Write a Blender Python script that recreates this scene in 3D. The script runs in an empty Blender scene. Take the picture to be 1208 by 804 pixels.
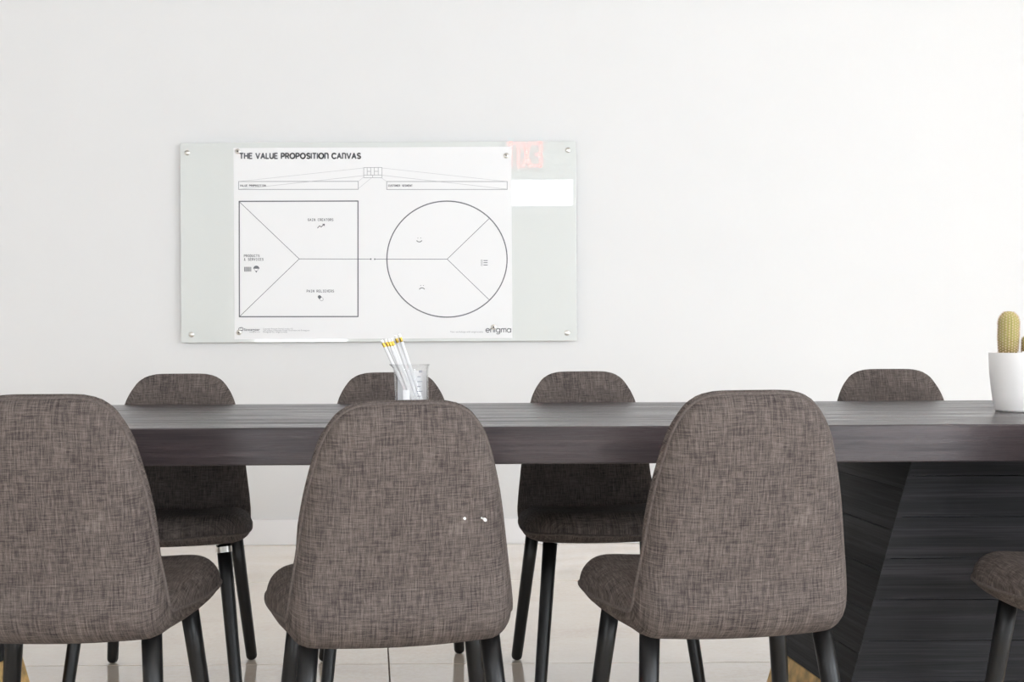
import bpy, math, random
import numpy as np
from mathutils import Matrix, Vector

random.seed(7)
scene = bpy.context.scene
COL = scene.collection
R = math.radians

# ------------------------------------------------------------------ camera
F = 1456.0            # focal length in pixels of the 1208 px wide frame
CH = 0.94             # eye height
ROLL = -0.30
cam_d = bpy.data.cameras.new('camera')
cam_d.sensor_width = 36.0
cam_d.lens = F / 1208.0 * 36.0
cam_d.clip_start = 0.05
cam = bpy.data.objects.new('camera', cam_d)
COL.objects.link(cam)
cam.matrix_world = Matrix.Translation((0, 0, CH)) @ Matrix.Rotation(R(90), 4, 'X') @ Matrix.Rotation(R(ROLL), 4, 'Z')
scene.camera = cam

# ------------------------------------------------------------------ sky outside the windows
world = bpy.data.worlds.new('overcast_sky')
scene.world = world
world.use_nodes = True
bg = world.node_tree.nodes['Background']
bg.inputs['Color'].default_value = (0.872, 0.938, 1.0, 1)
bg.inputs['Strength'].default_value = 8.5

# room extents
XL, XR, YB, YF, ZC = -5.8, 5.6, 5.73, -3.2, 3.3
# window openings: right wall (y0,y1,z0,z1) and the clerestory behind the camera (x0,x1,z0,z1)
WIN_R = [(-2.4, -0.1, 0.12, 2.9), (0.3, 1.6, 0.12, 2.9)]
WIN_F = [(-3.1, -1.9, 0.4, 2.9), (-1.8, 0.78, 2.49, 2.9), (1.3, 3.9, 0.6, 2.9)]


def portal(name, loc, rot, sx, sy):
    l = bpy.data.lights.new(name, 'AREA')
    l.shape = 'RECTANGLE'
    l.size = sx
    l.size_y = sy
    l.cycles.is_portal = True
    o = bpy.data.objects.new(name, l)
    COL.objects.link(o)
    o.location = loc
    o.rotation_euler = rot
    return o


for (a, b, c, d) in WIN_R:
    portal('window_portal', (XR + 0.02, (a + b) / 2, (c + d) / 2), (0, R(90), 0), d - c, b - a)
for (a, b, c, d) in WIN_F:
    portal('window_portal', ((a + b) / 2, YF - 0.02, (c + d) / 2), (R(90), 0, 0), b - a, d - c)

vs = scene.view_settings
vs.view_transform = 'Standard'
vs.look = 'None'
vs.gamma = 1.0
vs.use_curve_mapping = False
vs.exposure = 0.46
scene.cycles.use_denoising = True
scene.cycles.use_adaptive_sampling = False
scene.cycles.max_bounces = 12
scene.cycles.diffuse_bounces = 8
scene.cycles.glossy_bounces = 8
scene.cycles.transparent_max_bounces = 12
scene.cycles.sample_clamp_indirect = 6.0


# ------------------------------------------------------------------ material helpers
def new_mat(name):
    m = bpy.data.materials.new(name)
    m.use_nodes = True
    nt = m.node_tree
    b = nt.nodes['Principled BSDF']
    return m, nt, b


def N(nt, t, **kw):
    n = nt.nodes.new(t)
    for k, v in kw.items():
        setattr(n, k, v)
    return n


def plain(name, col, rough=0.5, metal=0.0, noise=0.03, scale=40.0, spec=0.5, bump=0.0):
    """principled colour with a faint procedural mottling"""
    m, nt, b = new_mat(name)
    tc = N(nt, 'ShaderNodeTexCoord')
    n = N(nt, 'ShaderNodeTexNoise')
    n.inputs['Scale'].default_value = scale
    n.inputs['Detail'].default_value = 4
    nt.links.new(tc.outputs['Object'], n.inputs['Vector'])
    r = N(nt, 'ShaderNodeValToRGB')
    lo = [max(0, c * (1 - noise)) for c in col]
    hi = [min(1, c * (1 + noise)) for c in col]
    r.color_ramp.elements[0].position = 0.3
    r.color_ramp.elements[1].position = 0.7
    r.color_ramp.elements[0].color = (*lo, 1)
    r.color_ramp.elements[1].color = (*hi, 1)
    nt.links.new(n.outputs['Fac'], r.inputs['Fac'])
    nt.links.new(r.outputs['Color'], b.inputs['Base Color'])
    b.inputs['Roughness'].default_value = rough
    b.inputs['Metallic'].default_value = metal
    b.inputs['Specular IOR Level'].default_value = spec
    if bump:
        bp = N(nt, 'ShaderNodeBump')
        bp.inputs['Strength'].default_value = bump
        bp.inputs['Distance'].default_value = 0.002
        nt.links.new(n.outputs['Fac'], bp.inputs['Height'])
        nt.links.new(bp.outputs['Normal'], b.inputs['Normal'])
    return m


def stretched_noise(nt, src, scale, detail=3.0, rough=0.6, dist=0.0):
    mp = N(nt, 'ShaderNodeMapping')
    mp.inputs['Scale'].default_value = scale
    nt.links.new(src, mp.inputs['Vector'])
    n = N(nt, 'ShaderNodeTexNoise')
    n.inputs['Scale'].default_value = 1.0
    n.inputs['Detail'].default_value = detail
    n.inputs['Roughness'].default_value = rough
    n.inputs['Distortion'].default_value = dist
    nt.links.new(mp.outputs['Vector'], n.inputs['Vector'])
    return n.outputs['Fac']


def math_node(nt, op, a, b):
    n = N(nt, 'ShaderNodeMath', operation=op)
    for i, v in enumerate((a, b)):
        if isinstance(v, (int, float)):
            n.inputs[i].default_value = v
        else:
            nt.links.new(v, n.inputs[i])
    return n.outputs[0]


def ramp(nt, fac, stops):
    r = N(nt, 'ShaderNodeValToRGB')
    e = r.color_ramp.elements
    while len(e) < len(stops):
        e.new(0.5)
    for i, (p, c) in enumerate(stops):
        e[i].position = p
        e[i].color = (*c, 1)
    nt.links.new(fac, r.inputs['Fac'])
    return r.outputs['Color']


def fabric_material():
    m, nt, b = new_mat('melange_fabric')
    uv = N(nt, 'ShaderNodeUVMap')
    uv.uv_map = 'UVMap'
    v = uv.outputs['UV']
    warp = stretched_noise(nt, v, (620, 42, 1), 2.0)
    weft = stretched_noise(nt, v, (42, 620, 1), 2.0)
    warp2 = stretched_noise(nt, v, (300, 16, 1), 2.0)
    weft2 = stretched_noise(nt, v, (16, 300, 1), 2.0)
    fine = stretched_noise(nt, v, (1000, 1000, 1), 1.0)
    big = stretched_noise(nt, v, (14, 14, 1), 3.0)
    s = math_node(nt, 'ADD', math_node(nt, 'MULTIPLY', warp, 0.24), math_node(nt, 'MULTIPLY', weft, 0.20))
    s2 = math_node(nt, 'ADD', math_node(nt, 'MULTIPLY', warp2, 0.17), math_node(nt, 'MULTIPLY', weft2, 0.14))
    s = math_node(nt, 'ADD', s, s2)
    s = math_node(nt, 'ADD', s, math_node(nt, 'MULTIPLY', fine, 0.16))
    s = math_node(nt, 'ADD', s, math_node(nt, 'MULTIPLY', big, 0.09))
    c = ramp(nt, s, [(0.39, (0.022, 0.017, 0.017)), (0.455, (0.056, 0.045, 0.042)),
                     (0.52, (0.106, 0.087, 0.078)), (0.60, (0.175, 0.148, 0.130))])
    nt.links.new(c, b.inputs['Base Color'])
    b.inputs['Roughness'].default_value = 0.9
    b.inputs['Specular IOR Level'].default_value = 0.15
    bp = N(nt, 'ShaderNodeBump')
    bp.inputs['Strength'].default_value = 0.35
    bp.inputs['Distance'].default_value = 0.001
    nt.links.new(s, bp.inputs['Height'])
    nt.links.new(bp.outputs['Normal'], b.inputs['Normal'])
    return m


def wood_material(name, dark, mid, light, rough, freq=(2.6, 130, 130), spec=0.4, rvar=(1.9, 0.7)):
    m, nt, b = new_mat(name)
    tc = N(nt, 'ShaderNodeTexCoord')
    info = N(nt, 'ShaderNodeObjectInfo')
    add = N(nt, 'ShaderNodeVectorMath', operation='ADD')
    mul = N(nt, 'ShaderNodeVectorMath', operation='SCALE')
    comb = N(nt, 'ShaderNodeCombineXYZ')
    for i in range(3):
        nt.links.new(info.outputs['Random'], comb.inputs[i])
    nt.links.new(comb.outputs[0], mul.inputs[0])
    mul.inputs['Scale'].default_value = 13.7
    nt.links.new(tc.outputs['Object'], add.inputs[0])
    nt.links.new(mul.outputs[0], add.inputs[1])
    v = add.outputs[0]
    g1 = stretched_noise(nt, v, freq, 5.0, 0.65, 0.6)
    g2 = stretched_noise(nt, v, (freq[0] * 4, freq[1] * 5, freq[2] * 5), 3.0, 0.6)
    g3 = stretched_noise(nt, v, (freq[0] * .4, freq[1] * .16, freq[2] * .16), 3.0, 0.5, 1.2)
    s = math_node(nt, 'ADD', math_node(nt, 'MULTIPLY', g1, 0.45), math_node(nt, 'MULTIPLY', g2, 0.25))
    s = math_node(nt, 'ADD', s, math_node(nt, 'MULTIPLY', g3, 0.3))
    c = ramp(nt, s, [(0.39, dark), (0.5, mid), (0.62, light)])
    nt.links.new(c, b.inputs['Base Color'])
    mr = N(nt, 'ShaderNodeMapRange')
    nt.links.new(s, mr.inputs['Value'])
    mr.inputs['From Min'].default_value = 0.40
    mr.inputs['From Max'].default_value = 0.60
    mr.inputs['To Min'].default_value = rough * rvar[0]
    mr.inputs['To Max'].default_value = rough * rvar[1]
    nt.links.new(mr.outputs['Result'], b.inputs['Roughness'])
    b.inputs['Specular IOR Level'].default_value = spec
    bp = N(nt, 'ShaderNodeBump')
    bp.inputs['Strength'].default_value = 0.12
    bp.inputs['Distance'].default_value = 0.001
    nt.links.new(s, bp.inputs['Height'])
    nt.links.new(bp.outputs['Normal'], b.inputs['Normal'])
    return m


def floor_material():
    m, nt, b = new_mat('polished_stone_floor')
    tc = N(nt, 'ShaderNodeTexCoord')
    v = tc.outputs['Object']
    a = stretched_noise(nt, v, (1.2, 2.2, 1), 5.0, 0.6, 0.4)
    f = stretched_noise(nt, v, (60, 60, 60), 4.0, 0.7)
    s = math_node(nt, 'ADD', math_node(nt, 'MULTIPLY', a, 0.7), math_node(nt, 'MULTIPLY', f, 0.3))
    c = ramp(nt, s, [(0.35, (0.80, 0.66, 0.53)), (0.5, (0.89, 0.775, 0.655)), (0.66, (0.93, 0.84, 0.735))])
    nt.links.new(c, b.inputs['Base Color'])
    b.inputs['Roughness'].default_value = 0.05
    b.inputs['Specular IOR Level'].default_value = 0.5
    b.inputs['Coat Weight'].default_value = 1.0
    b.inputs['Coat Roughness'].default_value = 0.04
    b.inputs['Coat IOR'].default_value = 1.6
    return m


def thin_glass_material(name):
    m = bpy.data.materials.new(name)
    m.use_nodes = True
    nt = m.node_tree
    nt.nodes.remove(nt.nodes['Principled BSDF'])
    out = nt.nodes['Material Output']
    t = N(nt, 'ShaderNodeBsdfTransparent')
    g = N(nt, 'ShaderNodeBsdfGlossy')
    g.inputs['Roughness'].default_value = 0.0
    lw = N(nt, 'ShaderNodeLayerWeight')
    p5 = math_node(nt, 'POWER', lw.outputs['Facing'], 4.0)
    fac = math_node(nt, 'ADD', math_node(nt, 'MULTIPLY', p5, 0.75), 0.06)
    mx = N(nt, 'ShaderNodeMixShader')
    nt.links.new(fac, mx.inputs[0])
    nt.links.new(t.outputs[0], mx.inputs[1])
    nt.links.new(g.outputs[0], mx.inputs[2])
    nt.links.new(mx.outputs[0], out.inputs['Surface'])
    return m


M = {}
M['wall'] = plain('white_wall_paint', (0.735, 0.735, 0.735), 0.85, noise=0.006, scale=3, spec=0.2)
M['wall_grey'] = plain('pale_grey_wall_paint', (0.87, 0.87, 0.87), 0.85, noise=0.01, scale=3, spec=0.2)
M['ceiling'] = plain('grey_ceiling_paint', (0.74, 0.74, 0.74), 0.9, noise=0.03, scale=3, spec=0.2)
M['trim'] = plain('white_satin_paint', (0.86, 0.86, 0.87), 0.45, noise=0.01, scale=5)
M['floor'] = floor_material()
M['joint'] = plain('dark_floor_joint', (0.16, 0.12, 0.09), 0.8, noise=0.3, scale=60)
M['fabric'] = fabric_material()
M['piping'] = plain('piping_fabric', (0.105, 0.087, 0.079), 0.9, noise=0.25, scale=260, spec=0.15)
M['leg'] = plain('black_stained_leg', (0.006, 0.0058, 0.006), 0.38, noise=0.15, scale=50, spec=0.35)
M['table'] = wood_material('grey_brown_table_wood', (0.016, 0.0115, 0.0125), (0.039, 0.029, 0.031), (0.082, 0.066, 0.068), 0.25)
M['board'] = wood_material('charcoal_board_wood', (0.004, 0.0038, 0.0043), (0.0125, 0.0120, 0.0135), (0.034, 0.033, 0.037), 0.5, (1.5, 70, 70), 0.22, (1.08, 0.95))
M['core'] = plain('black_core', (0.006, 0.006, 0.006), 0.9)
M['gold'] = plain('golden_plinth_wood', (0.62, 0.40, 0.14), 0.4, metal=0.25, noise=0.45, scale=28)
M['poster'] = plain('poster_paper', (0.80, 0.80, 0.805), 0.4, noise=0.004, scale=4, spec=0.3)
M['ink'] = plain('grey_ink', (0.135, 0.14, 0.155), 0.6, noise=0.03)
M['ink_line'] = plain('light_grey_ink', (0.30, 0.305, 0.32), 0.6, noise=0.03)
M['ink_hair'] = plain('pale_grey_ink', (0.52, 0.525, 0.535), 0.6, noise=0.03)
M['glassboard'] = plain('pale_green_glass', (0.655, 0.68, 0.665), 0.012, noise=0.004, scale=3, spec=1.0)
M['chrome'] = plain('brushed_steel', (0.62, 0.60, 0.56), 0.28, metal=1.0, noise=0.05)
M['steel_dark'] = plain('dark_steel', (0.10, 0.09, 0.085), 0.4, metal=0.6, noise=0.05)
M['ceramic'] = plain('white_ceramic', (0.88, 0.865, 0.85), 0.45, noise=0.012, scale=9)
M['pebble'] = plain('white_pebbles', (0.80, 0.78, 0.75), 0.7, noise=0.1, scale=80)
M['soil'] = plain('dark_soil', (0.05, 0.035, 0.025), 0.95, noise=0.3, scale=120)
M['spine'] = plain('tan_spines', (0.62, 0.44, 0.30), 0.7, noise=0.2, scale=90)
M['areole'] = plain('pale_areole', (0.66, 0.58, 0.40), 0.9, noise=0.1)
M['pencil'] = plain('white_lacquer', (0.86, 0.86, 0.87), 0.25, noise=0.01)
M['ferrule'] = plain('gold_ferrule', (0.80, 0.52, 0.10), 0.28, metal=0.9, noise=0.35, scale=420)
M['eraser'] = plain('white_eraser', (0.88, 0.87, 0.86), 0.8, noise=0.02)
M['print'] = plain('grey_glass_print', (0.33, 0.33, 0.36), 0.6, noise=0.05)
M['printw'] = plain('white_glass_print', (0.86, 0.86, 0.87), 0.6, noise=0.01)
M['paint_spot'] = plain('white_paint_fleck', (0.80, 0.79, 0.78), 0.7, noise=0.05)
M['signbox'] = plain('white_sign_housing', (0.75, 0.75, 0.75), 0.5, noise=0.01)
M['pane'] = thin_glass_material('window_pane_glass')


def cactus_material():
    m, nt, b = new_mat('cactus_skin')
    tc = N(nt, 'ShaderNodeTexCoord')
    v = tc.outputs['Object']
    n = stretched_noise(nt, v, (60, 60, 60), 3)
    sep = N(nt, 'ShaderNodeSeparateXYZ')
    nt.links.new(v, sep.inputs[0])
    h = math_node(nt, 'MULTIPLY', sep.outputs['Z'], 9.0)
    s = math_node(nt, 'ADD', math_node(nt, 'MULTIPLY', n, 0.55), h)
    c = ramp(nt, s, [(0.20, (0.11, 0.05, 0.025)), (0.45, (0.30, 0.23, 0.08)), (0.75, (0.42, 0.38, 0.13))])
    nt.links.new(c, b.inputs['Base Color'])
    b.inputs['Roughness'].default_value = 0.7
    return m


M['cactus'] = cactus_material()


M['thin_glass'] = thin_glass_material('clear_beaker_glass')


def emit_material(name, col, strength):
    m, nt, b = new_mat(name)
    b.inputs['Base Color'].default_value = (*col, 1)
    b.inputs['Emission Color'].default_value = (*col, 1)
    b.inputs['Emission Strength'].default_value = strength
    return m


M['exit'] = emit_material('lit_red_letters', (1.0, 0.14, 0.12), 3.4)


# ------------------------------------------------------------------ object helpers
class MB:
    def __init__(self):
        self.v, self.f = [], []

    def add(self, verts, faces):
        o = len(self.v)
        self.v += [tuple(p) for p in verts]
        self.f += [tuple(i + o for i in q) for q in faces]
        return self

    def box(self, x0, x1, y0, y1, z0, z1):
        return self.hexa([(x0, y0, z0), (x1, y0, z0), (x1, y1, z0), (x0, y1, z0),
                          (x0, y0, z1), (x1, y0, z1), (x1, y1, z1), (x0, y1, z1)])

    def hexa(self, p):
        return self.add(p, [(0, 3, 2, 1), (4, 5, 6, 7), (0, 1, 5, 4), (1, 2, 6, 5), (2, 3, 7, 6), (3, 0, 4, 7)])

    def lathe(self, prof, seg=24, center=(0, 0), cap0=True, cap1=True):
        """prof: list of (r, z)"""
        n = len(prof)
        vv, ff = [], []
        for r, z in prof:
            for k in range(seg):
                a = 2 * math.pi * k / seg
                vv.append((center[0] + r * math.cos(a), center[1] + r * math.sin(a), z))
        for i in range(n - 1):
            for k in range(seg):
                k2 = (k + 1) % seg
                ff.append((i * seg + k, i * seg + k2, (i + 1) * seg + k2, (i + 1) * seg + k))
        if cap0:
            ff.append(tuple(range(seg - 1, -1, -1)))
        if cap1:
            ff.append(tuple((n - 1) * seg + k for k in range(seg)))
        return self.add(vv, ff)

    def tube(self, pts, rad, seg=8, closed=False):
        pts = [Vector(p) for p in pts]
        n = len(pts)
        vv, ff = [], []
        prev = None
        for i, p in enumerate(pts):
            if closed:
                t = pts[(i + 1) % n] - pts[i - 1]
            else:
                t = pts[min(i + 1, n - 1)] - pts[max(i - 1, 0)]
            t.normalize()
            if prev is None:
                a = t.orthogonal().normalized()
            else:
                a = prev - t * prev.dot(t)
                a.normalize()
            prev = a
            b = t.cross(a)
            r = rad[i] if isinstance(rad, (list, tuple)) else rad
            for k in range(seg):
                q = 2 * math.pi * k / seg
                vv.append(p + a * (r * math.cos(q)) + b * (r * math.sin(q)))
        m = n if closed else n - 1
        for i in range(m):
            j = (i + 1) % n
            # closest-start alignment for the closing ring
            sh = 0
            if closed and j == 0:
                d = [(vv[i * seg] - vv[k]).length for k in range(seg)]
                sh = d.index(min(d))
            for k in range(seg):
                k2 = (k + 1) % seg
                ff.append((i * seg + k, i * seg + k2, j * seg + (k2 + sh) % seg, j * seg + (k + sh) % seg))
        if not closed:
            ff.append(tuple(range(seg - 1, -1, -1)))
            ff.append(tuple((n - 1) * seg + k for k in range(seg)))
        return self.add(vv, ff)

    def build(self, name, mat, parent=None, smooth=False, bevel=0.0, seg=2, loc=None):
        me = bpy.data.meshes.new(name)
        me.from_pydata(self.v, [], self.f)
        me.materials.append(M[mat] if isinstance(mat, str) else mat)
        me.validate()
        import bmesh
        bm = bmesh.new()
        bm.from_mesh(me)
        bmesh.ops.recalc_face_normals(bm, faces=bm.faces)
        bm.to_mesh(me)
        bm.free()
        if smooth:
            me.polygons.foreach_set('use_smooth', [True] * len(me.polygons))
            if smooth == 'angle':
                me.set_sharp_from_angle(angle=R(40))
        o = bpy.data.objects.new(name, me)
        COL.objects.link(o)
        if parent is not None:
            o.parent = parent
        if loc is not None:
            o.location = loc
        if bevel:
            md = o.modifiers.new('bevel', 'BEVEL')
            md.width = bevel
            md.segments = seg
            md.limit_method = 'ANGLE'
            md.angle_limit = R(35)
        return o


def tag(o, label=None, cat=None, group=None, kind=None):
    if label:
        o['label'] = label
    if cat:
        o['category'] = cat
    if group:
        o['group'] = group
    if kind:
        o['kind'] = kind
    return o


def empty(name, loc=(0, 0, 0), rz=0.0):
    o = bpy.data.objects.new(name, None)
    COL.objects.link(o)
    o.location = loc
    o.rotation_euler = (0, 0, rz)
    o.empty_display_size = 0.1
    return o


def copy_tree(o, parent=None):
    c = o.copy()
    COL.objects.link(c)
    c.parent = parent
    for ch in list(o.children):
        copy_tree(ch, c)
    return c


# ------------------------------------------------------------------ room shell
WT = 0.18


def struct(name, mb, mat, bevel=0.0):
    o = mb.build(name, mat, bevel=bevel)
    tag(o, kind='structure')
    return o


def wall_with_holes(u0, u1, z0, z1, holes, put):
    """boxes around a row of rectangular holes, put(u0,u1,z0,z1) adds one"""
    cur = u0
    for (a, b, c, d) in sorted(holes):
        put(cur, a, z0, z1)
        put(a, b, z0, c)
        put(a, b, d, z1)
        cur = b
    put(cur, u1, z0, z1)


mb = MB().box(XL - WT, XR + WT, YB, YB + WT, 0, ZC)
wall_back = struct('wall_back', mb, 'wall')
wall_back['label'] = 'plain white painted wall behind the table'
mb = MB().box(XL - WT, XL, YF, YB, 0, ZC)
tag(struct('wall_left', mb, 'wall_grey'), 'pale grey painted side wall on the left')
mb = MB()
wall_with_holes(YF, YB, 0, ZC, WIN_R, lambda a, b, c, d: mb.box(XR, XR + WT, a, b, c, d))
tag(struct('wall_right', mb, 'wall'), 'white painted side wall with tall windows on the right')
mb = MB()
wall_with_holes(XL - WT, XR + WT, 0, ZC, WIN_F, lambda a, b, c, d: mb.box(a, b, YF - WT, YF, c, d))
tag(struct('wall_front', mb, 'wall_grey'), 'pale grey painted wall with windows opposite the board')
mb = MB().box(XL - WT, XR + WT, YF - WT, YB + WT, ZC, ZC + 0.15)
tag(struct('ceiling', mb, 'ceiling'), 'flat grey ceiling of the meeting room')

# floor: dark bed with large polished slabs laid on it, joints recessed
mb = MB().box(XL - WT, XR + WT, YF - WT, YB + WT, -0.2, -0.006)
floor = struct('floor', mb, 'joint')
floor['label'] = 'polished beige stone floor in large slabs'
YJ = [YF, -2.60, -1.36, -0.12, 1.12, 2.36, 3.60, 4.84, YB]


def xjoint(base, y):
    return base - 0.115 * (y - 3.6) if abs(base + 0.364) < 1e-6 else base


XJ = [XL, -2.95, -0.364, 2.15, XR]
G = 0.0022
for i in range(len(YJ) - 1):
    for j in range(len(XJ) - 1):
        y0, y1 = YJ[i] + (G if i else 0), YJ[i + 1] - G
        p = []
        for z in (-0.006, 0.0):
            p += [(xjoint(XJ[j], y0) + G, y0, z), (xjoint(XJ[j + 1], y0) - G, y0, z),
                  (xjoint(XJ[j + 1], y1) - G, y1, z), (xjoint(XJ[j], y1) + G, y1, z)]
        MB().hexa(p).build('slab', 'floor', floor)

for nm, args in (('baseboard_back', (XL, XR, YB - 0.014, YB, 0, 0.118)),
                 ('baseboard_left', (XL, XL + 0.014, YF + 0.02, YB - 0.014, 0, 0.118)),
                 ('baseboard_right', (XR - 0.014, XR, YF + 0.02, YB - 0.014, 0, 0.118))):
    b = struct(nm, MB().box(*args), 'trim', bevel=0.004)
b = bpy.data.objects['baseboard_back']
b['label'] = 'white painted baseboard along the foot of the wall'

wi = 0
for side, wins in (('R', WIN_R), ('F', WIN_F)):
    for (a, b_, c, d) in wins:
        wi += 1
        w = empty('window_%d' % wi, (XR + 0.06, (a + b_) / 2, c) if side == 'R' else ((a + b_) / 2, YF - 0.06, c),
                  R(90) if side == 'R' else 0)
        tag(w, 'white framed window letting in daylight', kind='structure')
        hw, hh, t = (b_ - a) / 2, d - c, 0.05
        fr = MB().box(-hw, hw, -.03, .03, 0, t).box(-hw, hw, -.03, .03, hh - t, hh)
        fr.box(-hw, -hw + t, -.03, .03, t, hh - t).box(hw - t, hw, -.03, .03, t, hh - t)
        fr.build('window_frame', 'trim', w)
        nm = 2 if hw > 0.8 else 1
        xs = [-hw + t + (2 * hw - 2 * t) * k / nm for k in range(nm + 1)]
        for k in range(nm):
            MB().box(xs[k] + .002, xs[k + 1] - .002, -.003, .003, t, hh - t).build('pane', 'pane', w)
        for k in range(1, nm):
            MB().box(xs[k] - .018, xs[k] + .018, -.025, .025, t, hh - t).build('mullion', 'trim', w)


# ------------------------------------------------------------------ chair
def pchip(xs, ys, x):
    xs, ys, x = np.array(xs, float), np.array(ys, float), np.asarray(x, float)
    h = np.diff(xs)
    dl = np.diff(ys) / h
    m = np.zeros_like(xs)
    m[0], m[-1] = dl[0], dl[-1]
    for i in range(1, len(xs) - 1):
        if dl[i - 1] * dl[i] > 0:
            w1, w2 = 2 * h[i] + h[i - 1], h[i] + 2 * h[i - 1]
            m[i] = (w1 + w2) / (w1 / dl[i - 1] + w2 / dl[i])
    k = np.clip(np.searchsorted(xs, x) - 1, 0, len(xs) - 2)
    t = (x - xs[k]) / h[k]
    return ((2 * t**3 - 3 * t**2 + 1) * ys[k] + (t**3 - 2 * t**2 + t) * h[k] * m[k]
            + (-2 * t**3 + 3 * t**2) * ys[k + 1] + (t**3 - t**2) * h[k] * m[k + 1])


def chair_centreline():
    """seam line in side view, from the top of the back to the front of the seat (y, z)"""
    A, B, C = np.array([-0.238, 0.836]), np.array([-0.172, 0.426]), np.array([0.225, 0.428])
    rb = 0.05
    u = (A - B) / np.linalg.norm(A - B)
    w = (C - B) / np.linalg.norm(C - B)
    ang = math.acos(np.dot(u, w))
    tl = rb / math.tan(ang / 2)
    P0, P1 = B + u * tl, B + w * tl
    bis = (u + w) / np.linalg.norm(u + w)
    cen = B + bis * (rb / math.sin(ang / 2))
    pts = []
    LA = np.linalg.norm(A - P0)
    for t in np.linspace(0, 1, 60):
        p = A + (P0 - A) * t
        bow = 0.010 * math.sin(math.pi * t)          # lightly bowed back
        pts.append(p + np.array([-bow, 0]))
    a0 = math.atan2(*(P0 - cen)[::-1])
    a1 = math.atan2(*(P1 - cen)[::-1])
    if a1 < a0:
        a1 += 2 * math.pi
    for t in np.linspace(0, 1, 16)[1:-1]:
        a = a0 + (a1 - a0) * t
        pts.append(cen + rb * np.array([math.cos(a), math.sin(a)]))
    for t in np.linspace(0, 1, 40):
        p = P1 + (C - P1) * t
        pts.append(p + np.array([0, -0.006 * math.sin(math.pi * t) ]))
    P = np.array(pts)
    s = np.concatenate([[0], np.cumsum(np.linalg.norm(np.diff(P, axis=0), axis=1))])
    return P, s, LA, LA + rb * abs(a1 - a0)


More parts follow.
